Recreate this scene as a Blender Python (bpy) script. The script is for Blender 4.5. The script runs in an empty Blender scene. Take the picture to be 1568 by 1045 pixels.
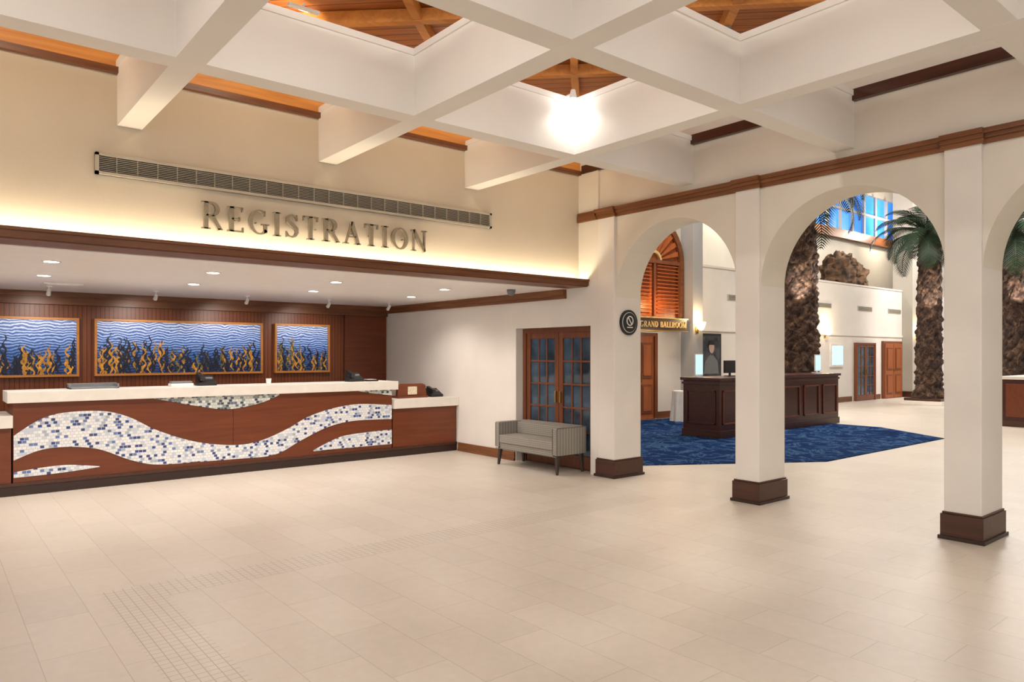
import bpy, math, random
from mathutils import Vector, Matrix, noise as mnoise
random.seed(7)
pi=math.pi
scene=bpy.context.scene

# ------------------------------------------------------------------ nodes
class NT:
    def __init__(s,name):
        s.m=bpy.data.materials.new(name); s.m.use_nodes=True
        s.t=s.m.node_tree; s.b=s.t.nodes['Principled BSDF']
        s._pos=None
    def new(s,t): return s.t.nodes.new(t)
    def link(s,a,b): s.t.links.new(a,b)
    def put(s,sock,v):
        if hasattr(v,'is_output'): s.link(v,sock)
        else: sock.default_value=v
    def pos(s):
        if s._pos is None:
            g=s.new('ShaderNodeNewGeometry'); x=s.new('ShaderNodeSeparateXYZ')
            s.link(g.outputs['Position'],x.inputs[0]); s._pos=(g.outputs['Position'],x.outputs[0],x.outputs[1],x.outputs[2])
        return s._pos
    def math(s,op,a,b=0.0,c=0.0):
        n=s.new('ShaderNodeMath'); n.operation=op
        s.put(n.inputs[0],a); s.put(n.inputs[1],b)
        if op in('MULTIPLY_ADD','COMPARE'): s.put(n.inputs[2],c)
        return n.outputs[0]
    def comb(s,x,y,z):
        n=s.new('ShaderNodeCombineXYZ'); s.put(n.inputs[0],x);s.put(n.inputs[1],y);s.put(n.inputs[2],z); return n.outputs[0]
    def noise(s,scale,detail=3,vec=None,rough=.5,dist=0):
        n=s.new('ShaderNodeTexNoise'); n.inputs['Scale'].default_value=scale; n.inputs['Detail'].default_value=detail
        n.inputs['Roughness'].default_value=rough; n.inputs['Distortion'].default_value=dist
        s.link(vec if vec is not None else s.pos()[0],n.inputs['Vector']); return n.outputs['Fac']
    def ramp(s,fac,stops,interp='LINEAR'):
        n=s.new('ShaderNodeValToRGB'); n.color_ramp.interpolation=interp
        e=n.color_ramp.elements
        while len(e)<len(stops): e.new(0.5)
        for i,(p,c) in enumerate(stops):
            e[i].position=p; e[i].color=(c[0],c[1],c[2],1)
        s.link(fac,n.inputs[0]); return n.outputs[0]
    def mix(s,f,a,b):
        n=s.new('ShaderNodeMix'); n.data_type='RGBA'
        s.put(n.inputs[0],f)
        for k,v in ((6,a),(7,b)):
            if hasattr(v,'is_output'): s.link(v,n.inputs[k])
            else: n.inputs[k].default_value=(v[0],v[1],v[2],1)
        return n.outputs[2]
    def bump(s,h,strength=.3,dist=.01):
        n=s.new('ShaderNodeBump'); n.inputs['Strength'].default_value=strength; n.inputs['Distance'].default_value=dist
        s.link(h,n.inputs['Height']); s.link(n.outputs[0],s.b.inputs['Normal'])
    def col(s,c):
        if hasattr(c,'is_output'): s.link(c,s.b.inputs['Base Color'])
        else: s.b.inputs['Base Color'].default_value=(c[0],c[1],c[2],1)
    def rough(s,r): s.put(s.b.inputs['Roughness'],r)

def simple(name,c,r=.6,metal=0,var=.06,scale=6,bump=0,bscale=60,emit=None,es=0,coat=0):
    n=NT(name)
    f=n.noise(scale,3)
    lo=[max(0,x*(1-var)) for x in c]; hi=[min(1,x*(1+var)) for x in c]
    n.col(n.ramp(f,[(.3,lo),(.7,hi)]))
    n.rough(r); n.b.inputs['Metallic'].default_value=metal
    if coat: n.b.inputs['Coat Weight'].default_value=coat
    if bump: n.bump(n.noise(bscale,4),bump,.004)
    if emit:
        n.b.inputs['Emission Color'].default_value=(*emit,1); n.b.inputs['Emission Strength'].default_value=es
    return n.m

def wood(name,c1,c2,r=.4,axis='x',scale=1.0,coat=.0):
    n=NT(name); P,x,y,z=n.pos()
    k={'x':(.6,9,9),'y':(9,.6,9),'z':(9,9,.6)}[axis]
    v=n.comb(n.math('MULTIPLY',x,k[0]*scale),n.math('MULTIPLY',y,k[1]*scale),n.math('MULTIPLY',z,k[2]*scale))
    f=n.noise(2.2,6,v,.6,.8)
    n.col(n.ramp(f,[(.25,c1),(.75,c2)])); n.rough(r)
    if coat: n.b.inputs['Coat Weight'].default_value=coat
    n.bump(f,.12,.002)
    return n.m

M={}
M['plaster']=simple('plaster_cream',(.76,.71,.62),.85,var=.03,scale=2,bump=.25,bscale=45)
M['plaster_reg']=simple('plaster_registration',(.64,.57,.46),.85,var=.03,scale=2,bump=.2,bscale=45)
M['plaster_w']=simple('plaster_white',(.80,.76,.71),.85,var=.03,scale=2,bump=.2,bscale=45)
M['beam']=simple('beam_paint',(.83,.80,.75),.8,var=.02,scale=2,bump=.1,bscale=50)
M['soffit']=simple('soffit_paint',(.92,.89,.87),.45,var=.02)
M['tan']=simple('atrium_paint',(.50,.47,.41),.85,var=.05,scale=1.5)
M['graywall']=simple('atrium_gray_paint',(.36,.36,.36),.85,var=.05,scale=1.5)
M['trim']=wood('trim_wood',(.12,.040,.013),(.28,.105,.034),.4,'y')
M['trimx']=wood('trim_wood_x',(.10,.032,.011),(.22,.078,.026),.4,'x')
M['basew']=wood('base_wood',(.040,.013,.007),(.085,.028,.014),.35,'y')
M['basedark']=simple('base_dark',(.03,.013,.009),.4)
M['deskwood']=wood('desk_wood',(.125,.027,.007),(.20,.048,.012),.38,'x')
M['cherry']=wood('cherry_wood',(.035,.008,.005),(.085,.018,.010),.3,'x')
M['orangewood']=wood('door_wood',(.24,.06,.015),(.42,.12,.03),.4,'z')
M['doorwood']=wood('frame_wood',(.12,.035,.014),(.22,.07,.025),.4,'z')
M['rafter']=wood('rafter_wood',(.48,.18,.035),(.74,.32,.07),.5,'x')
M['stone']=simple('solid_surface',(.82,.78,.71),.35,var=.04,scale=8)
M['black']=simple('black_plastic',(.012,.012,.013),.4)
M['grayplastic']=simple('gray_plastic',(.18,.19,.2),.5)
M['whitep']=simple('white_plastic',(.8,.8,.78),.4)
M['gold']=simple('brushed_letters',(.30,.26,.19),.55,metal=.2,var=.1,scale=30)
M['goldb']=simple('gold_letters',(.62,.46,.22),.5,metal=.3)
M['brass']=simple('brass',(.5,.32,.1),.3,metal=.9)
M['frame']=wood('frame_orange',(.50,.18,.03),(.68,.29,.06),.4,'x')
M['led']=simple('led_strip',(1,.9,.7),.5,emit=(1,.86,.62),es=54)
M['lamp']=simple('lamp_lens',(1,.95,.9),.5,emit=(1,.93,.82),es=30)
M['lampb']=simple('lamp_lens_bright',(1,.95,.9),.5,emit=(1,.97,.92),es=120)
M['shade']=simple('sconce_glass',(1,.8,.5),.5,emit=(1,.72,.35),es=9)
M['vent_dark']=simple('vent_dark',(.05,.045,.04),.8)
M['vent']=simple('vent_metal',(.50,.46,.38),.5)
M['glassd']=simple('door_glass',(.045,.08,.12),.05,var=.6,scale=3)
M['screen']=simple('screen',(.3,.5,.7),.3,emit=(.45,.75,1),es=1.2)
M['cloth']=simple('white_cloth',(.8,.79,.76),.9)
M['lips']=simple('legs_dark',(.05,.035,.03),.4)
M['piping']=simple('piping_fabric',(.16,.15,.14),.9)
M['rock']=simple('boulder_rock',(.10,.055,.028),.9,var=.8,scale=4,bump=.8,bscale=8)
M['label']=simple('label_paper',(.7,.62,.45),.7,var=.3,scale=60)
M['portrait']=simple('portrait_print',(.05,.055,.07),.5,var=.9,scale=4)
M['skin']=simple('portrait_skin_print',(.50,.36,.28),.6,var=.1,scale=4)

# wood ceiling boards
n=NT('ceiling_boards'); P,x,y,z=n.pos()
s_=n.math('ADD',x,y)
fr=n.math('FRACT',n.math('DIVIDE',s_,.16)); edge=n.math('LESS_THAN',fr,.09)
v=n.comb(n.math('MULTIPLY',n.math('SUBTRACT',x,y),.8),n.math('MULTIPLY',s_,8),z)
c=n.ramp(n.noise(2,5,v,.6),[(.25,(.24,.065,.014)),(.75,(.48,.16,.035))])
n.col(n.mix(edge,c,(.06,.02,.008))); n.rough(.5); M['boards']=n.m

# slatted back wall
n=NT('back_panel_wood'); P,x,y,z=n.pos()
fr=n.math('FRACT',n.math('DIVIDE',x,.055)); edge=n.math('LESS_THAN',fr,.22)
v=n.comb(n.math('MULTIPLY',x,9),y,n.math('MULTIPLY',z,.6))
c=n.ramp(n.noise(2,5,v,.6),[(.25,(.15,.037,.009)),(.75,(.23,.062,.016))])
n.col(n.mix(edge,c,(.09,.022,.007))); n.rough(.4); n.bump(n.math('SUBTRACT',1.0,edge),.5,.01); M['slats']=n.m

# mosaic
def grid_mosaic(name,u,v,size,stops,grout):
    n=NT(name); P,x,y,z=n.pos(); ax={'x':x,'y':y,'z':z}
    a=n.math('DIVIDE',ax[u],size); b=n.math('DIVIDE',ax[v],size*.8)
    row=n.math('FLOOR',b)
    a=n.math('ADD',a,n.math('MULTIPLY',n.math('MODULO',row,2),.5))
    w=n.new('ShaderNodeTexWhiteNoise'); w.noise_dimensions='2D'
    n.link(n.comb(n.math('FLOOR',a),row,0),w.inputs['Vector'])
    c=n.ramp(w.outputs['Value'],stops,'CONSTANT')
    fa=n.math('FRACT',a); fb=n.math('FRACT',b)
    e=n.math('MAXIMUM',n.math('LESS_THAN',fa,.12),n.math('LESS_THAN',fb,.14))
    n.col(n.mix(e,c,grout)); n.rough(n.math('MULTIPLY_ADD',e,.5,.15))
    return n.m
M['mosaic']=grid_mosaic('mosaic_tile','x','z',.040,[(0,(.82,.86,.90)),(.45,(.60,.68,.78)),(.60,(.92,.92,.92)),(.74,(.04,.07,.24)),(.86,(.13,.21,.46)),(.94,(.40,.48,.58))],(.58,.57,.55))
M['mosaicd']=grid_mosaic('mosaic_tile_dark','x','z',.040,[(0,(.66,.72,.70)),(.35,(.25,.33,.33)),(.55,(.06,.08,.12)),(.75,(.8,.82,.8)),(.92,(.12,.16,.25))],(.45,.43,.38))

# floor
n=NT('floor_tile'); P,x,y,z=n.pos()
W=.31; H=.62
xa=n.math('DIVIDE',n.math('ADD',x,100.0),W); rx=n.math('FLOOR',xa)
ya=n.math('ADD',n.math('DIVIDE',n.math('ADD',y,100.0),H),n.math('MULTIPLY',n.math('MODULO',rx,2),.5))
fx=n.math('FRACT',xa); fy=n.math('FRACT',ya)
line=n.math('MULTIPLY',n.math('MAXIMUM',n.math('LESS_THAN',fx,.013),n.math('LESS_THAN',fy,.0065)),.72)
w=n.new('ShaderNodeTexWhiteNoise'); w.noise_dimensions='2D'; n.link(n.comb(rx,n.math('FLOOR',ya),0),w.inputs['Vector'])
def between(v,a,b): return n.math('MULTIPLY',n.math('GREATER_THAN',v,a),n.math('LESS_THAN',v,b))
m1=n.math('MULTIPLY',between(x,.86,1.18),n.math('LESS_THAN',y,5.12))
m2=n.math('MULTIPLY',between(y,4.80,5.12),between(x,.86,5.9))
mask=n.math('MAXIMUM',m1,m2)
sx=n.math('FRACT',n.math('DIVIDE',n.math('ADD',x,50.0),.053)); sy=n.math('FRACT',n.math('DIVIDE',n.math('ADD',y,50.0),.053))
sl=n.math('MAXIMUM',n.math('LESS_THAN',sx,.09),n.math('LESS_THAN',sy,.09))
ln=n.mix(mask,line,sl)
big=n.noise(.8,4); fine=n.noise(14,5,None,.7)
f=n.math('ADD',n.math('MULTIPLY',big,.40),n.math('ADD',n.math('MULTIPLY',fine,.45),n.math('MULTIPLY',w.outputs['Value'],.15)))
c=n.ramp(f,[(.25,(.555,.495,.42)),(.75,(.675,.615,.535))])
n.col(n.mix(n.math('MULTIPLY',ln,.55),c,(.22,.19,.155))); n.rough(.40); n.b.inputs['Specular IOR Level'].default_value=.4
M['floor']=n.m

# carpet
n=NT('blue_carpet'); P,x,y,z=n.pos()
f=n.noise(1.6,5,None,.65,1.4); g=n.noise(9,4)
c=n.ramp(f,[(.30,(.003,.010,.042)),(.46,(.005,.027,.105)),(.5,(.06,.13,.24)),(.53,(.005,.025,.10)),(.75,(.004,.014,.06))])
n.col(n.mix(n.math('MULTIPLY',g,.3),c,(.004,.018,.08))); n.rough(1.0); n.b.inputs['Specular IOR Level'].default_value=.05
n.bump(n.noise(150,2),.4,.005)
M['carpet']=n.m

# settee fabric
n=NT('settee_fabric'); P,x,y,z=n.pos()
a=n.math('SINE',n.math('MULTIPLY',n.math('ADD',y,z),130)); b=n.math('SINE',n.math('MULTIPLY',n.math('SUBTRACT',n.math('ADD',y,x),z),130))
f=n.math('MULTIPLY_ADD',n.math('MULTIPLY',a,b),.3,.5)
n.col(n.ramp(f,[(.2,(.17,.155,.135)),(.8,(.40,.37,.32))])); n.rough(.95); n.bump(f,.3,.003); M['fabric']=n.m

# ocean art
n=NT('ocean_art'); P,x,y,z=n.pos()
wv=n.math('SINE',n.math('ADD',n.math('MULTIPLY',z,165),n.math('ADD',n.math('MULTIPLY',n.math('SINE',n.math('MULTIPLY',x,23)),1.5),n.math('MULTIPLY',n.noise(7,3),14))))
wv=n.math('MULTIPLY_ADD',wv,.5,.5)
t=n.math('DIVIDE',n.math('SUBTRACT',z,1.2),.75)
base=n.ramp(t,[(0,(.004,.010,.05)),(.4,(.008,.035,.18)),(.75,(.04,.11,.38)),(1,(.12,.20,.48))])
hi=n.ramp(t,[(0,(.02,.05,.18)),(.4,(.08,.22,.55)),(.65,(.42,.58,.9)),(1,(.80,.87,1))])
cc=n.mix(n.math('POWER',wv,2.0),base,hi)
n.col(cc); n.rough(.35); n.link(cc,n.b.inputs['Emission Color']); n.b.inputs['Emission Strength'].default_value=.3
M['art']=n.m
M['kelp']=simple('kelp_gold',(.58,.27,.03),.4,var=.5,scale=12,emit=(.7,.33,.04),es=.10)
M['kelpd']=simple('kelp_dark',(.010,.014,.04),.4,var=.4,scale=12)
M['kelpo']=simple('kelp_olive',(.18,.15,.05),.4,var=.5,scale=12)

# palm
n=NT('palm_bark'); f=n.noise(5,7,None,.75,.6)
n.col(n.ramp(f,[(.36,(.012,.008,.007)),(.5,(.055,.030,.022)),(.62,(.16,.095,.06)),(.75,(.30,.20,.13))])); n.rough(.95); n.bump(f,1.0,.04); M['bark']=n.m
n=NT('palm_leaf'); f=n.noise(3,3)
n.col(n.ramp(f,[(.3,(.006,.022,.008)),(.7,(.02,.055,.02))])); n.rough(.6); M['leaf']=n.m
n=NT('sky_window'); P,x,y,z=n.pos(); f=n.noise(.35,3)
cc=n.ramp(f,[(.35,(.01,.10,.55)),(.6,(.05,.28,.85)),(.8,(.3,.55,.95))])
n.col(cc); n.link(cc,n.b.inputs['Emission Color']); n.b.inputs['Emission Strength'].default_value=1.0; n.rough(.1); M['skyglass']=n.m

# ------------------------------------------------------------------ mesh builder
class B:
    def __init__(s,name): s.name=name; s.v=[]; s.f=[]; s.mi=[]; s.mats=[]
    def _m(s,m):
        m=M[m]
        if m not in s.mats: s.mats.append(m)
        return s.mats.index(m)
    def raw(s,vs,fs,m):
        o=len(s.v); s.v+= [tuple(p) for p in vs]; k=s._m(m)
        for f in fs: s.f.append([o+i for i in f]); s.mi.append(k)
    def box(s,x0,x1,y0,y1,z0,z1,m):
        vs=[(x,y,z) for z in(z0,z1) for y in(y0,y1) for x in(x0,x1)]
        s.raw(vs,[(0,2,3,1),(4,5,7,6),(0,1,5,4),(2,6,7,3),(0,4,6,2),(1,3,7,5)],m)
    def tbox(s,c0,c1,w0,w1,m):
        vs=[]
        for c,w in((c0,w0),(c1,w1)):
            for dy in(-1,1):
                for dx in(-1,1): vs.append((c[0]+dx*w,c[1]+dy*w,c[2]))
        s.raw(vs,[(0,2,3,1),(4,5,7,6),(0,1,5,4),(2,6,7,3),(0,4,6,2),(1,3,7,5)],m)
    def prism(s,pts,axis,a0,a1,m):
        def P(p,a):
            return {'y':(p[0],a,p[1]),'x':(a,p[0],p[1]),'z':(p[0],p[1],a)}[axis]
        n=len(pts); vs=[P(p,a0) for p in pts]+[P(p,a1) for p in pts]
        fs=[tuple(range(n)),tuple(range(2*n-1,n-1,-1))]+[(i,(i+1)%n,n+(i+1)%n,n+i) for i in range(n)]
        s.raw(vs,fs,m)
    def ribbon(s,pts,ws,axis,a0,a1,m):
        L=[];R=[]
        n=len(pts)
        for i in range(n):
            p=Vector(pts[i]); a=Vector(pts[max(0,i-1)]); b=Vector(pts[min(n-1,i+1)])
            d=(b-a).normalized(); nn=Vector((-d.y,d.x))*ws[i]/2
            L.append(p+nn); R.append(p-nn)
        for i in range(n-1):
            s.prism([L[i],L[i+1],R[i+1],R[i]],axis,a0,a1,m)
    def rings(s,rings,m,cap=True,closed=True):
        k=len(rings[0]); vs=[p for r in rings for p in r]; fs=[]
        for i in range(len(rings)-1):
            for j in range(k):
                a=i*k+j;b=i*k+(j+1)%k; fs.append((a,b,b+k,a+k))
        if cap: fs.append(tuple(range(k-1,-1,-1))); fs.append(tuple((len(rings)-1)*k+j for j in range(k)))
        s.raw(vs,fs,m)
    def cyl(s,c0,c1,r0,r1,m,seg=20):
        c0=Vector(c0);c1=Vector(c1); d=(c1-c0).normalized()
        u=d.orthogonal().normalized(); w=d.cross(u)
        s.rings([[c+ (u*math.cos(2*pi*j/seg)+w*math.sin(2*pi*j/seg))*r for j in range(seg)] for c,r in((c0,r0),(c1,r1))],m)
    def lathe(s,c,prof,m,seg=24):
        s.rings([[(c[0]+r*math.cos(2*pi*j/seg),c[1]+r*math.sin(2*pi*j/seg),c[2]+z) for j in range(seg)] for r,z in prof],m)
    def bar(s,a,b,w,h,m):
        a=Vector(a);b=Vector(b); d=(b-a).normalized(); side=Vector((0,0,1)).cross(d)
        if side.length<1e-4: side=Vector((1,0,0))
        side.normalize(); up=d.cross(side)
        rs=[[c+side*sx*w/2+up*sy*h/2 for sx,sy in((-1,-1),(1,-1),(1,1),(-1,1))] for c in(a,b)]
        s.rings(rs,m)
    def done(s,bevel=0,smooth=False,seg=2):
        xs=[p[0] for p in s.v]; ys=[p[1] for p in s.v]; zs=[p[2] for p in s.v]
        o=Vector(((min(xs)+max(xs))/2,(min(ys)+max(ys))/2,min(zs)))
        me=bpy.data.meshes.new(s.name); me.from_pydata([Vector(p)-o for p in s.v],[],s.f)
        for m in s.mats: me.materials.append(m)
        me.polygons.foreach_set('material_index',s.mi)
        if smooth: me.polygons.foreach_set('use_smooth',[True]*len(s.f))
        me.update()
        import bmesh
        bm=bmesh.new(); bm.from_mesh(me); bmesh.ops.recalc_face_normals(bm,faces=bm.faces); bm.to_mesh(me); bm.free()
        ob=bpy.data.objects.new(s.name,me); scene.collection.objects.link(ob); ob.location=o
        if bevel:
            md=ob.modifiers.new('bevel','BEVEL'); md.width=bevel; md.segments=seg; md.limit_method='ANGLE'; md.angle_limit=.6
        return ob

def light(kind,name,loc,power,color=(1,.90,.78),size=.05,target=None,spot=None,blend=.5,sy=None,parent=None):
    l=bpy.data.lights.new(name,kind); l.energy=power; l.color=color
    if kind=='AREA':
        l.size=size
        if sy: l.shape='RECTANGLE'; l.size_y=sy
    else: l.shadow_soft_size=size
    if spot: l.spot_size=spot; l.spot_blend=blend
    o=bpy.data.objects.new(name,l); scene.collection.objects.link(o); o.location=loc
    if target is not None: o.rotation_euler=(Vector(target)-Vector(loc)).to_track_quat('-Z','Y').to_euler()
    return o

# ------------------------------------------------------------------ letters
TK,TN,SF=.165,.07,.055
def arc(cx,cy,rx,ry,a0,a1,n=16): return [(cx+rx*math.cos(math.radians(a0+(a1-a0)*i/n)),cy+ry*math.sin(math.radians(a0+(a1-a0)*i/n))) for i in range(n+1)]
def aw(a0,a1,thin,thick,n=16): return [thin+(thick-thin)*abs(math.cos(math.radians(a0+(a1-a0)*i/n)))**1.3 for i in range(n+1)]
def S(x0,x1,y): return ([(x0,y),(x1,y)],[SF,SF])
def seg(a,b,w): return ([a,b],[w,w])
def letter(ch):
    b=SF/2;t=1-SF/2
    if ch=='I': return .32,[seg((.16,0),(.16,1),TK),S(0,.32,b),S(0,.32,t)]
    if ch=='N': return .86,[seg((.13,0),(.13,1),TN),seg((.73,0),(.73,1),TN),seg((.12,1),(.73,0),TK),S(0,.26,b),S(0,.2,t),S(.6,.86,t)]
    if ch=='R':
        return .80,[seg((.17,0),(.17,1),TK),(arc(.38,.74,.22,.23,90,-90),aw(90,-90,TN,TK)),seg((.17,.97),(.38,.97),TN),seg((.17,.51),(.38,.51),TN),seg((.38,.51),(.70,.02),TK),S(0,.34,b),S(.6,.80,b),S(0,.2,t)]
    if ch=='B':
        return .72,[seg((.17,0),(.17,1),TK),(arc(.36,.75,.2,.22,90,-90),aw(90,-90,TN,TK)),(arc(.38,.28,.25,.25,90,-90),aw(90,-90,TN,TK)),seg((.1,.97),(.36,.97),TN),seg((.17,.53),(.38,.53),TN),seg((.1,.03),(.38,.03),TN)]
    if ch=='D':
        return .82,[seg((.17,0),(.17,1),TK),(arc(.34,.5,.38,.47,90,-90),aw(90,-90,TN,TK)),seg((.04,.97),(.34,.97),TN),seg((.04,.03),(.34,.03),TN)]
    if ch=='E': return .66,[seg((.17,0),(.17,1),TK),seg((0,.97),(.6,.97),TN),seg((.17,.52),(.48,.52),TN),seg((0,.03),(.62,.03),TN),seg((.59,1),(.59,.82),.05),seg((.61,0),(.61,.2),.05),seg((.48,.43),(.48,.61),.05)]
    if ch=='L': return .62,[seg((.17,0),(.17,1),TK),seg((0,.03),(.6,.03),TN),seg((.59,0),(.59,.2),.05),S(0,.34,t)]
    if ch=='T': return .72,[seg((.36,0),(.36,1),TK),seg((.03,.97),(.69,.97),TN),seg((.05,1),(.05,.8),.05),seg((.67,1),(.67,.8),.05),S(.2,.52,b)]
    if ch=='A': return .84,[seg((.12,0),(.42,1),TN),seg((.40,1),(.72,0),TK),seg((.22,.33),(.6,.33),TN),S(0,.26,b),S(.56,.84,b)]
    if ch=='O': return .88,[(arc(.44,.5,.36,.475,0,360,32),aw(0,360,TN,TK,32))]
    if ch=='G': return .84,[(arc(.44,.5,.36,.475,55,320,26),aw(55,320,TN,TK,26)),seg((.69,.08),(.69,.42),.13),S(.52,.84,.42),seg((.66,.98),(.66,.76),.05)]
    if ch=='S':
        p=[(.50,.80),(.44,.92),(.32,.965),(.19,.93),(.11,.82),(.13,.69),(.24,.59),(.38,.49),(.49,.39),(.51,.24),(.43,.1),(.29,.035),(.15,.07),(.07,.2)]
        w=[.05,.06,.07,.09,.12,.15,.17,.175,.165,.14,.11,.08,.06,.05]
        return .58,[(p,w),seg((.51,.98),(.51,.74),.045),seg((.06,.02),(.06,.27),.045)]
    if ch=='M': return 1.0,[seg((.12,0),(.14,1),TN),seg((.86,0),(.84,1),TK),seg((.14,1),(.5,.05),TK*.9),seg((.5,.05),(.84,1),TN),S(0,.26,b),S(.72,1,b)]
    return .35,[]
def text(bd,txt,x0,x1,z0,h,y0,y1,m,first=1.0):
    data=[letter(c) for c in txt]; tot=sum(d[0] for d in data)*h; gap=(x1-x0-tot)/(len(txt)-1); x=x0
    for i,(w,st) in enumerate(data):
        hh=h*(first if i==0 else 1)
        for pts,ws in st: bd.ribbon([(x+p[0]*h,z0+p[1]*hh) for p in pts],[k*h for k in ws],'y',y0,y1,m)
        x+=w*h+gap

# ------------------------------------------------------------------ shell
AX=6.46   # arcade wall face
YB=10.7   # atrium rear wall
b=B('floor'); b.box(-7,36,-8,13,-.1,0,'floor'); b.done()

# coffer beams
XB=[-3.85,-2.13,-.41,1.31,3.03,4.75]; YBm=[4.86,3.12,1.38,-.36,-2.1]
b=B('coffered_beams')
hw=.09
for x in XB:
    b.box(x-hw,x+hw,-3.9,6.5,3.34,3.80,'beam'); b.box(x-hw-.015,x+hw+.015,-3.9,6.5,3.80,3.85,'beam')
for y in YBm:
    b.box(-6,6.46,y-hw,y+hw,3.341,3.801,'beam'); b.box(-6,6.46,y-hw-.015,y+hw+.015,3.801,3.851,'beam')
b.done()
b=B('ceiling'); b.box(-6,6.9,-3.9,6.7,4.22,4.3,'boards')
xs=[-5.57]+XB+[6.46]; ys=[6.5]+YBm+[-3.84]
for i in range(len(xs)-1):
    for j in range(len(ys)-1):
        b.bar((xs[i],ys[j+1],4.17),(xs[i+1],ys[j],4.17),.07,.1,'rafter')
        b.bar((xs[i],ys[j],4.165),(xs[i+1],ys[j+1],4.165),.07,.1,'rafter')
b.done()

# registration wall
b=B('wall_registration'); b.box(-6,6.44,6.5,6.7,2.40,4.22,'plaster_reg'); b.done()
b=B('trim_1'); b.box(-6,6.44,6.45,6.5,3.75,3.80,'trimx'); b.box(-6,6.44,6.47,6.5,3.80,4.12,'rafter'); b.box(-6,6.44,6.42,6.5,4.12,4.21,'trimx'); b.done()
b=B('cove_ledge')
b.box(-6,6.43,6.34,6.68,2.335,2.365,'trimx'); b.box(-6,6.43,6.32,6.35,2.345,2.425,'trimx'); b.box(-6,6.43,6.305,6.35,2.40,2.425,'trimx')
b.box(-6,6.4,6.39,6.415,2.366,2.38,'led'); b.done()

# alcove
b=B('ceiling_alcove'); b.box(-6,6.44,6.7,11.5,2.33,2.42,'soffit'); b.done()
b=B('wall_back'); b.box(-6,6.44,11.4,11.55,0,2.33,'slats'); b.box(5.62,6.42,11.36,11.4,0,2.33,'deskwood'); b.done()
b=B('trim_2'); b.box(-6,6.42,11.30,11.38,2.16,2.26,'trimx'); b.box(-6,6.42,11.26,11.38,2.26,2.33,'trimx'); b.done()
b=B('trim_3'); b.box(6.37,6.43,6.72,11.3,2.25,2.33,'trim'); b.box(6.39,6.43,6.72,11.3,2.21,2.25,'trim'); b.done()
b=B('wall_right')
b.box(6.43,6.9,7.74,11.4,0,2.42,'plaster_w')
b.box(6.43,6.9,6.29,7.74,1.85,2.42,'plaster_w')
b.box(6.43,6.9,6.16,6.29,0,2.42,'plaster_w'); b.box(6.43,6.9,6.16,6.7,2.42,4.22,'plaster')
b.done()
b=B('baseboard_right'); b.box(6.405,6.43,7.75,9.12,0,.13,'trim'); b.box(6.395,6.43,7.75,9.12,0,.03,'trim'); b.done(.004)

# arcade wall
CY=[5.87,3.94,2.0,.07,-1.87]
b=B('wall_arcade')
zs=2.18
for k in range(len(CY)-1):
    y1=CY[k]+.02; y0=CY[k+1]+.29; cy=(y0+y1)/2; r=(y1-y0)/2; N=32
    for i in range(N):
        a0=pi*i/N;a1=pi*(i+1)/N
        p0=(cy+r*math.cos(a0),zs+r*math.sin(a0)); p1=(cy+r*math.cos(a1),zs+r*math.sin(a1))
        vs=[]
        for x in(AX,6.90): vs+=[(x,p0[0],p0[1]),(x,p1[0],p1[1]),(x,p1[0],4.22),(x,p0[0],4.22)]
        b.raw(vs,[(0,1,2,3),(7,6,5,4),(0,4,5,1),(3,2,6,7)],'plaster')
for cy in CY:
    b.box(AX,6.90,cy+.02,cy+.29,zs,4.22,'plaster')
b.box(AX,6.90,-4.0,CY[-1]+.02,0,4.22,'plaster')
b.done()
for cy in CY:
    b=B('arcade_column'); b.box(6.425,6.91,cy+.02,cy+.29,.2,3.16,'plaster_w')
    b.done(.008)
    b=B('column_base'); b.box(6.40,6.93,cy,cy+.31,0,.205,'basew'); b.box(6.385,6.945,cy-.015,cy+.325,0,.03,'basedark'); b.box(6.412,6.922,cy+.01,cy+.30,.205,.222,'basew'); b.done(.004)
b=B('trim_4')
def trimrun(x,y0,y1):
    b.box(x-.02,AX+.005,y0,y1,3.15,3.19,'trim'); b.box(x-.035,AX+.005,y0,y1,3.19,3.225,'trim'); b.box(x-.055,AX+.005,y0,y1,3.225,3.265,'trim')
trimrun(AX,-4.0,6.5)
for cy in CY: trimrun(6.425,cy+.0,cy+.31)
b.box(6.39,6.44,6.16,6.49,3.15,3.225,'trim')
b.done()
b=B('trim_5'); b.box(6.41,6.46,-3.9,6.43,3.76,3.86,'basew'); b.done()

# round sign on first column
b=B('round_wall_sign')
b.cyl((6.67,5.888,1.88),(6.67,5.868,1.88),.155,.155,'black',36)
b.cyl((6.67,5.868,1.88),(6.67,5.863,1.88),.125,.125,'whitep',36)
b.cyl((6.67,5.864,1.88),(6.67,5.858,1.88),.118,.118,'black',36)
pp=[(6.67+.055*math.cos(t),1.90+.055*math.sin(t)) for t in [2*pi*i/16 for i in range(17)]]
b.ribbon(pp,[.012]*17,'y',5.852,5.858,'whitep'); b.ribbon([(6.62,1.82),(6.72,1.82)],[.012]*2,'y',5.852,5.858,'whitep'); b.ribbon([(6.64,1.94),(6.70,1.86)],[.012]*2,'y',5.852,5.858,'whitep')
b.done()

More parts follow.
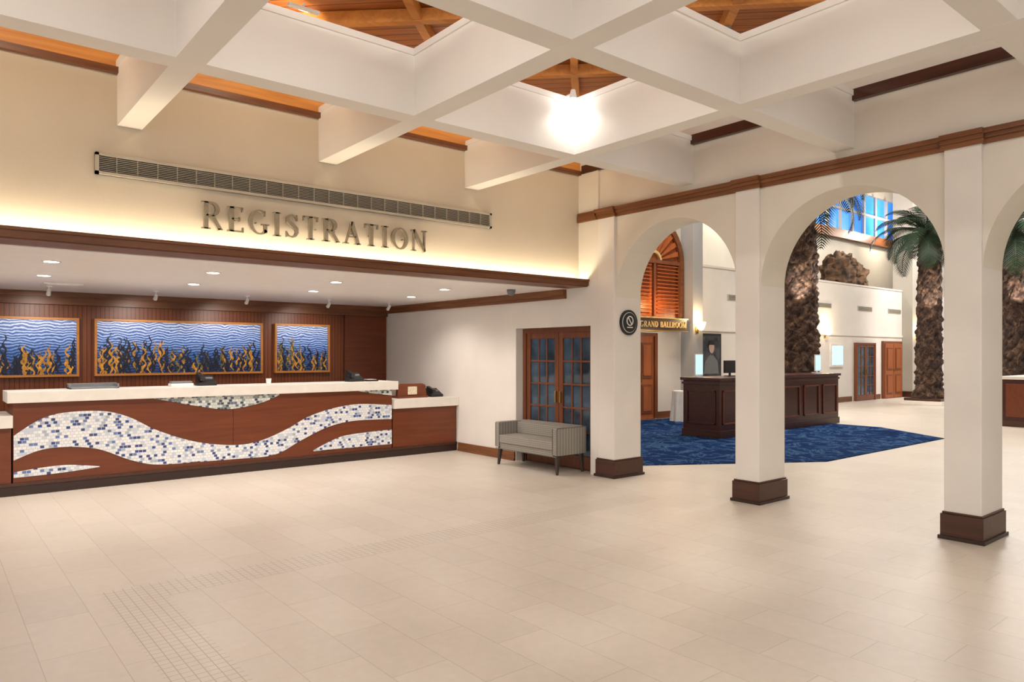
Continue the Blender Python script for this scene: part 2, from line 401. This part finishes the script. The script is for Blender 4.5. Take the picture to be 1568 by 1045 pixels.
# ------------------------------------------------------------------ registration sign + vent
b=B('registration_sign'); text(b,'REGISTRATION',1.855,4.13,2.575,.22,6.44,6.47,'gold',1.08)
for i in range(12): b.cyl((1.95+i*.19,6.465,2.68),(1.95+i*.19,6.5,2.68),.006,.006,'gold',8)
b.done()
b=B('air_vent')
X0,X1,Z0,Z1=1.06,5.01,2.925,3.095
b.box(X0,X1,6.485,6.499,Z0,Z1,'vent_dark')
for z0,z1 in((Z0,Z0+.022),(Z1-.022,Z1)): b.box(X0,X1,6.46,6.499,z0,z1,'vent')
b.box(X0,X0+.025,6.46,6.499,Z0,Z1,'vent'); b.box(X1-.025,X1,6.46,6.499,Z0,Z1,'vent')
for i in range(8):
    z=Z0+.032+i*.0145; b.box(X0+.02,X1-.02,6.47,6.487,z,z+.004,'vent')
nx=26
for i in range(1,nx): 
    x=X0+(X1-X0)*i/nx; b.box(x-.002,x+.002,6.468,6.487,Z0+.02,Z1-.02,'vent')
b.done()

# ------------------------------------------------------------------ reception desk
b=B('reception_desk')
Y=9.18
b.box(.745,5.28,Y,9.85,.12,.98,'deskwood')
b.box(.69,5.35,Y-.07,9.66,.98,1.10,'stone')
b.box(5.30,6.42,Y,9.85,.12,.70,'deskwood'); b.box(5.29,6.425,Y-.06,9.9,.70,.83,'stone')
b.box(-2.5,.73,Y,9.85,.12,.72,'deskwood'); b.box(-2.5,.74,Y-.06,9.9,.72,.85,'stone')
b.box(-2.5,6.42,Y-.015,9.8,0,.10,'basedark'); b.box(-2.5,6.42,Y-.025,9.8,.10,.135,'basew')
b.box(3.018,3.024,Y-.003,Y+.01,.15,.97,'basedark')
def interp(pts,n=6):
    out=[]
    for i in range(len(pts)-1):
        p0=pts[max(0,i-1)];p1=pts[i];p2=pts[i+1];p3=pts[min(len(pts)-1,i+2)]
        for k in range(n):
            t=k/n
            out.append(tuple(.5*((2*p1[j])+(-p0[j]+p2[j])*t+(2*p0[j]-5*p1[j]+4*p2[j]-p3[j])*t*t+(-p0[j]+3*p1[j]-3*p2[j]+p3[j])*t**3) for j in(0,1)))
    out.append(pts[-1]); return out
def sample(c,x):
    for i in range(len(c)-1):
        if c[i][0]<=x<=c[i+1][0]+1e-9:
            t=(x-c[i][0])/max(1e-9,c[i+1][0]-c[i][0]); return c[i][1]+(c[i+1][1]-c[i][1])*t
    return c[-1][1]
def wave(up,lo,m,th=.014):
    U=interp(up);Lo=interp(lo); x0=max(U[0][0],Lo[0][0]); x1=min(U[-1][0],Lo[-1][0]); N=70
    g=[]
    for i in range(N+1):
        x=x0+(x1-x0)*i/N; zu=sample(U,x); zl=sample(Lo,x)
        if zu<zl+.002: zu=zl+.002
        g.append((x,zl,zu))
    rings=[[(x,Y-th,zl),(x,Y-th,zu),(x,Y+.005,zu),(x,Y+.005,zl)] for x,zl,zu in g]
    b.rings(rings,m)
wave([(.75,.634),(.98,.793),(1.217,.857),(1.595,.852),(1.86,.764),(2.14,.60),(2.576,.43),(3.04,.353),(3.37,.385),(3.72,.513),(4.08,.682),(4.66,.79),(5.275,.755)],
     [(.75,.373),(.98,.464),(1.217,.479),(1.53,.431),(1.86,.276),(2.14,.196),(2.576,.185),(3.04,.178),(3.54,.186),(3.90,.345),(4.27,.494),(4.66,.56),(5.275,.552)],'mosaic')
wave([(2.10,.978),(3.63,.978)],[(2.10,.972),(2.3,.93),(2.576,.866),(2.96,.807),(3.37,.87),(3.63,.972)],'mosaicd')
wave([(4.75,.978),(5.275,.978)],[(4.75,.972),(5.0,.93),(5.275,.895)],'mosaicd')
wave([(4.08,.20),(4.4,.33),(4.66,.375),(5.275,.40)],[(4.08,.185),(4.4,.19),(4.66,.188),(5.275,.188)],'mosaic')
wave([(.75,.25),(1.0,.275),(1.25,.28),(1.55,.235)],[(.75,.19),(1.0,.195),(1.25,.205),(1.55,.228)],'mosaic')
desk=b.done(.003)

def phone(x,y,z,s=1.0):
    b=B('desk_telephone'); b.box(x,x+.22*s,y,y+.18,z,z+.04,'black'); b.prism([(y,z+.04),(y+.18,z+.04),(y+.18,z+.13)],'x',x+.01,x+.21*s,'black')
    b.bar((x+.04,y-.02,z+.085),(x+.04,y+.17,z+.14),.055,.05,'black'); b.box(x+.10,x+.19*s,y+.08,y+.12,z+.07,z+.105,'grayplastic'); b.done(.006)
phone(2.66,9.36,1.101); phone(6.08,9.36,.831); phone(4.70,9.34,1.101)
b=B('card_tray'); b.box(2.34,2.60,9.36,9.5,1.101,1.135,'whitep'); b.box(2.35,2.59,9.38,9.49,1.135,1.16,'grayplastic'); b.done(.004)
b=B('document_rack'); b.box(1.28,1.78,9.36,9.56,1.101,1.12,'grayplastic'); b.box(1.28,1.78,9.52,9.56,1.10,1.16,'grayplastic'); b.box(1.28,1.30,9.36,9.56,1.10,1.155,'grayplastic'); b.box(1.76,1.78,9.36,9.56,1.10,1.155,'grayplastic'); b.done(.004)
b=B('pen_cup'); b.lathe((3.56,9.42,1.101),[(.03,0),(.035,.07),(.03,.07),(.026,.01)],'whitep'); b.cyl((3.56,9.42,1.11),(3.57,9.43,1.18),.005,.005,'black',8); b.done()
b=B('notepad'); b.box(4.97,5.15,9.34,9.54,1.101,1.122,'black'); b.box(4.99,5.13,9.36,9.52,1.122,1.128,'whitep'); b.done()
b=B('lectern_sign'); b.prism([(5.50,.831),(6.02,.831),(6.00,1.02),(5.94,1.045),(5.58,1.045),(5.52,1.02)],'y',9.40,9.46,'deskwood'); b.box(5.50,6.02,9.36,9.62,.831,.86,'deskwood'); b.box(5.68,5.84,9.39,9.40,.88,1.0,'label'); b.prism([(9.46,.86),(9.6,.86),(9.46,1.0)],'x',5.6,5.63,'deskwood'); b.done(.003)
b=B('desk_telephone'); b.box(.42,.60,9.40,9.56,.851,.89,'black'); b.prism([(9.40,.89),(9.56,.89),(9.56,.95)],'x',.43,.59,'black'); b.bar((.46,9.38,.925),(.46,9.56,.965),.05,.045,'black'); b.done(.006)

# ------------------------------------------------------------------ ocean art panels
def artpanel(x0,x1,z0=1.22,z1=1.955):
    b=B('ocean_wall_art'); yf=11.36; fw=.03
    b.box(x0,x1,yf,11.398,z0,z1,'art')
    for a,c,d,e in((x0,x1,z0-fw,z0),(x0,x1,z1,z1+fw)): b.box(a-fw,c+fw,yf-.03,11.398,d,e,'frame')
    for a in(x0-fw,x1): b.box(a,a+fw,yf-.03,11.398,z0,z1,'frame')
    n=int((x1-x0)*62)
    for i in range(n):
        x=x0+.03+random.random()*(x1-x0-.06); ph=random.random()*6
        m=random.choice(['kelp','kelpd','kelpd','kelpd','kelpo']) if random.random()<.85 else 'kelp'
        h=random.uniform(.14,.42)*(1+.2*math.sin(x*3+1))*(1.15 if m=='kelpd' else 1); am=random.uniform(.012,.03)
        h=min(h,.5); z_=z0+(0 if random.random()<.7 else random.uniform(.02,.12))
        pts=[(min(x1-.025,max(x0+.025,x+am*math.sin(ph+t*h*38))),z_+t*h) for t in [k/18 for k in range(19)]]
        ws=[max(.005,(.008+.026*math.sin(pi*min(1,k/18*.92+.08))**.8)*(.75+.35*math.sin(ph+k*1.3))) for k in range(19)]
        yy=yf-.004-.018*random.random()
        b.ribbon(pts,ws,'y',yy,yy+.003,m)
    b.done()
artpanel(.745,1.635); artpanel(1.88,4.16); artpanel(4.42,5.30)

# ------------------------------------------------------------------ ceiling downlights in alcove
def downlight(x,y,z=2.33,p=9,r=.06):
    b=B('recessed_downlight'); b.rings([[(x+rr*math.cos(2*pi*j/24),y+rr*math.sin(2*pi*j/24),zz) for j in range(24)] for rr,zz in((r*1.3,z+.001),(r*1.3,z-.008),(r,z-.008),(r,z-.002))],'whitep',cap=False)
    b.cyl((x,y,z-.001),(x,y,z-.005),r,r,'lamp',24); b.done()
    light('SPOT','downlight_lamp',(x,y,z-.03),p,(1,.89,.81),.05,(x,y,0),2.6,.6)
for x,y in((.9,7.6),(2.3,7.6),(3.7,7.7),(5.2,7.7),(1.0,9.0),(2.5,9.0),(4.0,9.0),(5.5,9.0),(-.6,7.6),(-.6,9.0)):
    downlight(x,y,p=50 if y<8 else 46)
for x in(1.2,2.4,3.6,4.85,5.9):
    b=B('ceiling_spotlight'); b.cyl((x,10.35,2.33),(x,10.35,2.315),.035,.035,'whitep'); b.cyl((x,10.35,2.315),(x,10.35,2.27),.008,.008,'whitep',10)
    b.cyl((x,10.32,2.275),(x,10.39,2.225),.02,.026,'whitep'); b.done()
for x,z in((1.2,1.5),(2.4,1.5),(3.6,1.5),(4.85,1.5)):
    light('SPOT','art_spot_lamp',(x,10.43,2.19),30,(1,.9,.8),.03,(x,11.4,1.55),1.6,.9)
b=B('security_dome_camera'); b.lathe((5.9,7.2,2.25),[(.001,.0),(.03,.004),(.05,.03),(.055,.05),(.06,.08)],'grayplastic'); b.done(smooth=True)
b=B('ceiling_diffuser'); b.box(1.1,1.5,9.9,10.2,2.318,2.33,'whitep'); b.box(1.14,1.46,9.94,10.16,2.314,2.318,'soffit'); b.done()
b=B('wall_outlet'); b.box(6.422,6.43,8.05,8.12,.33,.44,'whitep'); b.box(6.419,6.422,8.07,8.10,.35,.42,'grayplastic'); b.done()

# ------------------------------------------------------------------ french doors
def french(name,fixed,a0,a1,z1,axis,leaves=2,rows=5,cols=3,m='doorwood',th=.05):
    b=B(name)
    def bx(a,c,z0,z1_,t0,t1,mm):
        if axis=='x': b.box(fixed+t0,fixed+t1,a,c,z0,z1_,mm)
        else: b.box(a,c,fixed+t0,fixed+t1,z0,z1_,mm)
    fw=.06
    bx(a0,a0+fw,0,z1,-.03,.06,m); bx(a1-fw,a1,0,z1,-.03,.06,m); bx(a0+fw,a1-fw,z1-fw,z1,-.03,.06,m)
    A0=a0+fw;A1=a1-fw; w=(A1-A0)/leaves
    for l in range(leaves):
        p=A0+l*w+.004;q=p+w-.008; st=.075
        bx(p,p+st,.01,z1-fw,-.01,.035,m); bx(q-st,q,.01,z1-fw,-.01,.035,m); bx(p+st,q-st,.01,.18,-.01,.035,m); bx(p+st,q-st,z1-fw-.08,z1-fw,-.01,.035,m)
        bx(p+st,q-st,.18,z1-fw-.08,.01,.016,'glassd')
        H=z1-fw-.08-.18
        for r in range(1,rows): 
            z=.18+H*r/rows; bx(p+st,q-st,z-.012,z+.012,-.004,.03,m)
        for c in range(1,cols):
            a=p+st+(q-p-2*st)*c/cols; bx(a-.012,a+.012,.18,z1-fw-.08,-.0035,.029,m)
        hx=q-.04 if l==0 else p+.04
        bx(hx-.01,hx+.01,.85,1.0,-.04,-.01,'brass')
    return b.done(.002)
french('door_1',6.58,6.30,7.735,1.845,'x')

# ------------------------------------------------------------------ settee
b=B('settee')
x0,x1,y0,y1=6.02,6.53,6.46,7.68
at=.085
b.box(x0,x1,y0,y0+at,.24,.58,'fabric'); b.box(x0,x1,y1-at,y1,.24,.58,'fabric')
b.box(x1-.13,x1,y0+at+.001,y1-at-.001,.24,.585,'fabric')
b.box(x0+.01,x1-.13,y0+at+.001,y1-at-.001,.22,.30,'fabric')
b.box(x0-.005,x1-.14,y0+at+.004,y1-at-.004,.302,.41,'fabric')
b.box(x1-.20,x1-.132,y0+at+.006,y1-at-.006,.412,.57,'fabric')
for yy in(y0+at/2,y1-at/2):
    b.bar((x0-.003,yy-at/2+.004,.25),(x0-.003,yy-at/2+.004,.57),.01,.01,'piping'); b.bar((x0-.003,yy+at/2-.004,.25),(x0-.003,yy+at/2-.004,.57),.01,.01,'piping')
b.bar((x0-.003,y0,.578),(x1,y0,.578),.012,.012,'piping')
b.bar((x0-.004,y0+.01,.225),(x0-.004,y1-.01,.225),.012,.012,'piping')
for xx in(x0+.05,x1-.05):
    for yy in(y0+.05,y1-.05):
        b.tbox((xx+(-.02 if xx<6.2 else .01),yy+(-.02 if yy<7 else .02),0),(xx,yy,.24),.014,.026,'lips')
b.done(.018,seg=3)

# ------------------------------------------------------------------ coffer lights
x,y,z=4.56,4.68,3.80
b=B('coffer_spotlight'); b.box(x-.015,x+.015,y,4.755,z+.045,z+.06,'whitep'); b.cyl((x,y,z+.09),(x,y,z+.01),.022,.036,'whitep',20); b.lathe((x,y,z-.025),[(.004,0),(.02,.008),(.027,.022),(.02,.035),(.01,.04)],'lampb',20); b.done()
light('SPOT','coffer_lamp',(x,y,z-.05),8,(1,.96,.90),.03,(x+.05,y+.05,3.2),2.7,.6)
for x0 in(-2.13,-.41,1.31,3.03,4.75):
    for y0 in(3.12,1.38,-.36,-2.1):
        x=x0+.24;y=y0+.24
        b=B('coffer_spotlight'); b.cyl((x,y,4.115),(x,y,4.04),.035,.04,'grayplastic',16); b.cyl((x,y,4.04),(x,y,4.036),.034,.034,'lamp',16); b.done()
        light('SPOT','coffer_lamp',(x,y,4.02),54 if x0<3 else (42 if x0<4 else 22),(1,.945,.88),.05,(x+.4,y+.4,3.2),2.8,.8)
for x in(.4,2.2,3.9,5.6):  # added fixtures and spots, put here to brighten the wood above the crown
    b=B('wood_fill_strip'); b.box(x-.12,x+.12,5.10,5.14,4.06,4.08,'whitep'); b.cyl((x,5.12,4.08),(x,5.12,4.112),.008,.008,'whitep',8); b.done()
    light('SPOT','wood_fill_light',(x,5.14,4.04),32,(1,.82,.58),.05,(x,6.5,4.1),2.1,.8)

# ------------------------------------------------------------------ atrium
b=B('carpet'); b.prism([(7.05,6.5),(7.5,6.3),(9.7,4.93),(13.9,4.95),(15.0,6.5),(15.0,7.6),(13.8,10.2),(13.8,10.56),(7.05,10.56)],'z',0.0,.012,'carpet'); b.done()
b=B('wall_atrium_rear')
b.box(6.9,36,YB,YB+.3,0,3.65,'plaster_w')
b.box(6.9,14.5,YB,YB+.3,3.65,8,'tan')
b.box(14.5,36,12.6,12.8,0,8,'tan')
b.box(26.3,36,YB,YB+.3,3.65,8,'tan')
b.done()
b=B('wall_atrium_side'); b.box(6.9,7.0,6.3,YB,0,8,'plaster_w'); b.box(6.9,7.0,-8,6.3,4.22,8,'plaster_w'); b.box(6.9,36,-8.2,-8,0,8,'plaster_w'); b.done()
b=B('wall_atrium_far'); b.box(35,35.3,-8,12.8,0,8,'tan')
for i in range(6):
    y=-4+i*2.4; b.box(34.97,35,y,y+1.9,4.6,6.6,'skyglass'); b.box(34.93,35,y+.93,y+.97,4.6,6.6,'whitep'); b.box(34.93,35,y,y+1.9,5.6,5.65,'whitep')
b.done()
b=B('ceiling_atrium'); b.box(6.9,36,-8,13,8,8.1,'plaster_w'); b.done()
b=B('trim_6'); b.box(14.5,26.3,YB-.02,YB+.35,3.65,3.70,'plaster_w'); b.box(14.5,26.3,YB-.03,YB,2.06,2.12,'plaster_w'); b.done()
b=B('baseboard_rear'); b.box(14.5,22.6,YB-.025,YB,0,.16,'trimx'); b.box(24.15,24.6,YB-.025,YB,0,.16,'trimx'); b.box(26.95,35,YB-.025,YB,0,.16,'trimx'); b.box(13.1,13.9,YB-.025,YB,0,.16,'trimx'); b.done()
for x0,x1 in((14.0,14.38),(26.3,26.9)):
    b=B('atrium_pilaster'); b.box(x0,x1,10.35,YB,.2,8,'graywall' if x0<20 else 'tan'); b.box(x0-.03,x1+.03,10.32,YB,0,.2,'basew'); b.done()
b=B('window_1')
b.box(19,34,12.55,12.598,5.97,7.5,'skyglass')
for i in range(17): 
    x=19+i*15/16; b.box(x-.06,x+.06,12.48,12.59,5.97,7.5,'graywall')
b.box(19,34,12.45,12.59,6.7,6.78,'graywall'); b.box(19,34,12.4,12.59,5.66,5.97,'trimx'); b.done()
# louver arch + sign
b=B('louvered_arch_shutter')
cx,cz,r=12.93,3.62,.97
b.prism([(cx-r,2.36),(cx+r,2.36)]+[(cx+r*math.cos(t),cz+r*math.sin(t)) for t in [pi*i/24 for i in range(25)]],'y',YB-.03,YB-.002,'orangewood')
fp=[(cx-r,2.36)]+[(cx+r*math.cos(pi-t),cz+r*math.sin(pi-t)) for t in [pi*i/24 for i in range(25)]]+[(cx+r,2.36)]
b.ribbon(fp,[.14]*len(fp),'y',YB-.12,YB-.002,'trimx')
for xc in(cx-.5,cx+.5):
    for i in range(14):
        z=2.45+i*.083; b.bar((xc-.4,YB-.06,z),(xc+.4,YB-.06,z),.06,.02,'orangewood')
for x in(cx-.9,cx,cx+.9): b.box(x-.035,x+.035,YB-.10,YB-.03,2.36,cz,'doorwood')
b.box(cx-r,cx+r,YB-.11,YB-.03,cz-.05,cz+.03,'doorwood')
for i in range(1,12):
    t=pi*i/12; b.ribbon([(cx+.25*math.cos(t),cz+.25*math.sin(t)),(cx+.88*math.cos(t),cz+.88*math.sin(t))],[.03,.11],'y',YB-.09,YB-.03,'orangewood')
pp=[(cx+.22*math.cos(t),cz+.22*math.sin(t)) for t in [pi*i/12 for i in range(13)]]
b.ribbon(pp,[.06]*13,'y',YB-.1,YB-.03,'goldb')
b.done()
b=B('ballroom_sign'); b.box(11.9,13.84,10.40,10.60,2.03,2.29,'basedark'); b.box(11.88,13.86,10.38,10.62,2.29,2.31,'brass'); b.box(11.88,13.86,10.38,10.62,2.01,2.03,'brass')
b.box(11.9,13.84,10.60,YB-.001,2.03,2.29,'basedark')
text(b,'GRAND BALLROOM',12.16,13.78,2.095,.13,10.375,10.40,'goldb'); b.done()
b=B('door_2')
b.box(12.95,13.05,YB-.08,YB-.001,0.02,1.97,'doorwood'); b.box(11.85,11.94,YB-.08,YB-.001,0.02,1.97,'doorwood'); b.box(11.94,12.95,YB-.08,YB-.001,1.9,1.97,'doorwood')
b.box(11.95,12.94,YB-.05,YB-.001,0.02,1.9,'orangewood')
for a,c in((12.03,12.39),(12.51,12.87)):
    for z0,z1 in((.15,.8),(.95,1.75)): b.box(a,c,YB-.065,YB-.05,z0,z1,'doorwood'); b.box(a+.05,c-.05,YB-.075,YB-.065,z0+.05,z1-.05,'orangewood')
b.box(12.44,12.46,YB-.12,YB-.05,.85,1.05,'brass')
b.done()
b=B('draped_table')
segn=32
b.rings([[(13.0+(rr+ (.02*math.sin(j*2*pi*8/segn) if k<2 else 0))*math.cos(2*pi*j/segn),9.93+(rr+(.02*math.sin(j*2*pi*8/segn) if k<2 else 0))*math.sin(2*pi*j/segn),z) for j in range(segn)] for k,(rr,z) in enumerate(((.24,.014),(.21,.35),(.19,.66),(.185,.68)))],'cloth'); b.done()
french('door_3',YB-.07,22.75,24.1,1.85,'y',2,5,2,'doorwood')
b=B('door_4'); b.box(24.7,26.15,YB-.08,YB-.001,0,1.92,'doorwood')
for i in(0,1):
    a=24.78+i*.66; b.box(a,a+.63,YB-.1,YB-.08,.02,1.84,'orangewood')
    for z0,z1 in((.15,.8),(.95,1.7)): b.box(a+.1,a+.53,YB-.115,YB-.1,z0,z1,'doorwood'); b.box(a+.15,a+.48,YB-.125,YB-.115,z0+.05,z1-.05,'orangewood')
b.box(25.40,25.43,YB-.15,YB-.1,.9,1.0,'brass'); b.done(.004)
b=B('framed_portrait'); b.box(14.70,15.58,YB-.04,YB-.001,.90,2.0,'black'); b.box(14.76,15.52,YB-.045,YB-.04,.96,1.94,'portrait')
pp=[(15.16+.11*math.cos(t),1.66+.15*math.sin(t)) for t in [2*pi*i/20 for i in range(20)]]
b.prism([(14.84,1.0),(15.46,1.0),(15.42,1.3),(15.24,1.46),(15.08,1.46),(14.9,1.3)],'y',YB-.05,YB-.045,'grayplastic'); b.prism(pp,'y',YB-.055,YB-.05,'skin')
b.prism([(15.16+.12*math.cos(t),1.72+.12*math.sin(t)) for t in [pi*i/12 for i in range(13)]],'y',YB-.058,YB-.055,'black'); b.done()
b=B('wall_display_screen'); b.box(21.2,22.0,YB-.05,YB-.001,1.1,1.8,'whitep'); b.box(21.26,21.94,YB-.055,YB-.05,1.16,1.74,'screen'); b.done()
for x,z in((15.9,2.95),(20.3,2.95),(23.0,2.95),(25.2,2.95)):
    b=B('wall_vent'); b.box(x,x+1.0,YB-.02,YB-.001,z-.07,z+.07,'vent')
    for k in range(4): b.box(x+.04,x+.96,YB-.025,YB-.02,z-.055+k*.03,z-.045+k*.03,'vent_dark')
    b.done()
for x,y in((14.14,10.35),(18.5,YB),(20.9,YB),(26.6,10.35)):
    b=B('wall_sconce'); b.box(x-.05,x+.05,y-.02,y-.001,1.98,2.14,'brass'); b.bar((x,y-.02,2.03),(x,y-.12,2.06),.02,.02,'brass')
    b.lathe((x,y-.12,2.05),[(.03,0),(.06,.02),(.09,.08),(.12,.19),(.11,.19),(.08,.08)],'shade',20); b.done()
    light('POINT','sconce_lamp',(x,y-.2,2.34),16,(1,.75,.42),.06)
def hostdesk(x0,x1,y0,y1,h,panels):
    b=B('concierge_desk'); b.box(x0,x1,y0,y1,.1,h-.05,'cherry'); b.box(x0-.04,x1+.04,y0-.04,y1+.04,h-.05,h,'cherry'); b.box(x0-.02,x1+.02,y0-.02,y1+.02,.013,.14,'basew'); b.box(x0-.02,x1+.02,y0-.02,y1+.02,h-.12,h-.08,'cherry')
    w=(x1-x0)/panels
    for i in range(panels):
        a=x0+i*w+.08;c=x0+(i+1)*w-.08
        for q in((a,c,.24,.27),(a,c,h-.25,h-.22)): b.box(q[0],q[1],y0-.02,y0,q[2],q[3],'deskwood')
        b.box(a,a+.03,y0-.02,y0,.24,h-.22,'deskwood'); b.box(c-.03,c,y0-.02,y0,.24,h-.22,'deskwood')
    a=y0+.08;c=y1-.08
    b.box(x0-.02,x0,a,c,.24,.27,'cherry'); b.box(x0-.02,x0,a,c,h-.25,h-.22,'cherry'); b.box(x0-.02,x0,a,a+.03,.24,h-.22,'cherry'); b.box(x0-.02,x0,c-.03,c,.24,h-.22,'cherry')
    b.done(.004)
hostdesk(10.8,12.2,7.42,8.2,1.07,2); hostdesk(12.95,15.25,7.5,8.2,1.08,3); 
b=B('wood_planter_counter'); b.box(17.3,20,4.3,5.1,0,.97,'cherry'); b.box(17.26,20.04,4.26,5.14,.97,1.03,'stone'); b.box(17.28,20.02,4.28,5.12,0,.12,'basew')
for i in range(4): b.box(17.4+i*.65,17.92+i*.65,4.285,4.3,.2,.88,'deskwood')
b.box(17.285,17.3,4.4,5.0,.2,.88,'deskwood')
b.done(.004)
def monitor(x,y,z,m='black',rot=1):
    b=B('computer_monitor'); b.box(x-.1,x+.1,y-.07,y+.07,z,z+.012,'black'); b.box(x-.02,x+.02,y-.01,y+.02,z+.01,z+.12,'black'); b.box(x-.2,x+.2,y-.012,y+.012,z+.06,z+.30,'black'); b.box(x-.185,x+.185,y-.016,y-.012,z+.075,z+.285,m); b.done(.003)
monitor(11.98,8.0,1.071,'black')
b=B('tablet_stand'); b.box(10.96,11.16,8.0,8.12,1.071,1.085,'whitep'); b.box(11.05,11.08,8.06,8.08,1.08,1.2,'whitep'); b.box(10.94,11.18,8.04,8.06,1.10,1.50,'whitep'); b.box(10.955,11.165,8.035,8.04,1.12,1.48,'screen'); b.done()
monitor(13.45,7.95,1.081,'black'); 
b=B('tablet_stand'); b.box(14.95,15.15,7.8,7.95,1.081,1.095,'whitep'); b.box(15.04,15.07,7.87,7.89,1.09,1.2,'whitep'); b.box(14.93,15.17,7.85,7.87,1.12,1.48,'whitep'); b.box(14.945,15.155,7.845,7.85,1.14,1.46,'screen'); b.done()

# boulder on balcony ledge
b=B('boulder')
for (cx_,cy_,cz_,rx,ry,rz) in((23.3,11.5,4.15,.8,.4,.6),(24.3,11.5,4.05,.7,.4,.5),(23.9,11.6,4.5,.5,.35,.35)):
    R=[]
    for i in range(1,20):
        ph=pi*i/20; ring=[]
        for j in range(28):
            t=2*pi*j/28; d=Vector((math.sin(ph)*math.cos(t),math.sin(ph)*math.sin(t),-math.cos(ph)))
            k=1+.45*mnoise.noise(d*2.2+Vector((cx_,0,0)))+.25*mnoise.noise(d*6)
            ring.append((cx_+rx*d.x*k,cy_+ry*d.y*k,max(3.63,cz_+rz*d.z*k)))
        R.append(ring)
    b.rings(R,'rock')
b.done()
b=B('balcony_floor'); b.box(14.5,35,YB+.3,12.6,3.3,3.55,'tan'); b.box(22.4,25.1,YB+.31,12.1,3.55,3.62,'trimx'); b.done()

# palms
def palm(x,y,H,r0,r1,seed,nf=26,fl=2.1,z0=0):
    random.seed(seed)
    b=B('palm_tree'); seg=60; R=[]; nz=int((H-z0)/.025)
    lean=random.uniform(-.12,.12)
    for i in range(nz+1):
        z=z0+(H-z0)*i/nz; t=i/nz; r=r0+(r1-r0)*t
        if t<.06: r*=1+.35*(1-t/.06)
        ring=[]
        for j in range(seg):
            a=2*pi*j/seg; jit=1.2*mnoise.noise(Vector((math.cos(a)*1.2,math.sin(a)*1.2,z*1.3+seed*9)))
            k=z*11+jit
            bmp=abs(math.sin(4*a+k*.9+jit))*abs(math.sin(4*a-k*.9)); 
            nn=mnoise.noise(Vector((math.cos(a)*3,math.sin(a)*3,z*5+seed*5)))+.6*mnoise.noise(Vector((math.cos(a)*8,math.sin(a)*8,z*11)))
            rr=r*(.95+.15*bmp**.7+.17*nn)
            ring.append((x+lean*t*t+rr*math.cos(a),y+rr*math.sin(a),z))
        R.append(ring)
    b.rings(R,'bark')
    cx=x+lean
    for i in range(nf):
        az=2*pi*i*.382*1.0; el=math.radians(75-95*(i/nf)); L=fl*random.uniform(.85,1.1)
        d=Vector((math.cos(az),math.sin(az),0)); side=Vector((-d.y,d.x,0))
        p=Vector((cx,y,H-.05))+d*r1*.6; NS=16; pts=[p.copy()]; e=el
        for k in range(NS):
            p=p+(d*math.cos(e)+Vector((0,0,1))*math.sin(e))*L/NS; e-=math.radians(4.2+k*.45); pts.append(p.copy())
        for k in range(NS):
            b.bar(pts[k],pts[k+1],.03*(1-k/NS)+.008,.02*(1-k/NS)+.006,'leaf')
            if k<1: continue
            for sub in(0,.5):
                q=pts[k].lerp(pts[k+1],sub); ll=.5*math.sin(pi*(.15+.8*(k+sub)/NS))
                tdir=(pts[k+1]-pts[k]).normalized()
                for sg in(-1,1):
                    tip=q+(side*sg*.8+tdir*.6+Vector((0,0,-.25)))*ll
                    w=tdir*.017
                    mid=q.lerp(tip,.5)+Vector((0,0,.02))
                    b.raw([q-w,q+w,mid+w*1.2,tip,mid-w*1.2],[(0,1,2,3,4)],'leaf')
    return b.done()
palm(16.2,8.9,5.6,.42,.35,1); palm(23.0,8.6,5.15,.34,.28,2,28,1.7,.21); palm(22.3,6.25,4.75,.33,.28,3,28,1.7)
palm(29,8.6,5.0,.34,.28,4,18,1.7)
b=B('palm_planter'); b.box(22.45,23.55,8.05,9.15,0,.12,'stone'); b.box(22.5,23.5,8.1,9.1,.12,.2,'basew'); b.done(.01)
for x,y in((16.2,8.9),(23.0,8.6),(22.3,6.25)):
    for dx,dy,tz in((-.75,-.45,3.6),(.35,-.9,3.9)):
        light('SPOT','palm_uplight',(x+dx,y+dy,2.5),190,(1,.88,.72),.06,(x,y,tz),.75,.7)

# ------------------------------------------------------------------ lights
light('AREA','atrium_fill',(12,8,7.8),330,(1,.92,.83),1.5,(12,8,0))  # these area lights are added fill for the atrium, no known fixtures
light('AREA','atrium_fill',(18,6.5,7.8),560,(1,.94,.88),1.5,(18,6.5,0))
light('AREA','atrium_fill',(25,7,7.8),720,(1,.94,.88),1.5,(25,7,0))
light('AREA','atrium_fill',(10.5,1.5,7.8),90,(1,.84,.66),1.5,(10.5,1.5,0))
light('AREA','atrium_fill',(31,6,7.8),400,(1,.94,.88),1.5,(31,6,0))
light('POINT','shutter_lamp',(12.95,10.2,2.6),22,(1,.55,.2),.05)
light('POINT','door_fill',(12.9,9.9,1.9),10,(1,.8,.6),.05)  # added fill that brightens the door leaf, no real lamp here
light('POINT','balcony_fill',(18,11.6,6),120,(1,.88,.72),.1)  # balcony point lights are added to lift the dark wall behind it
light('POINT','balcony_fill',(23.5,11.9,6.4),160,(1,.88,.72),.1)
light('POINT','balcony_fill',(28.5,11.6,6.2),180,(1,.88,.72),.1)

w=bpy.data.worlds.new('world'); scene.world=w; w.use_nodes=True
bg=w.node_tree.nodes['Background']; bg.inputs[0].default_value=(1,.965,.92,1); bg.inputs[1].default_value=1.08

cam=bpy.data.cameras.new('camera'); co=bpy.data.objects.new('camera',cam); scene.collection.objects.link(co)
co.location=(0,0,1.5); co.rotation_euler=(pi/2,0,-math.radians(39.4)); cam.lens=25.28; cam.sensor_width=36; cam.shift_y=.0124; cam.clip_end=200
scene.camera=co
scene.view_settings.view_transform='Standard'
scene.view_settings.look='None'
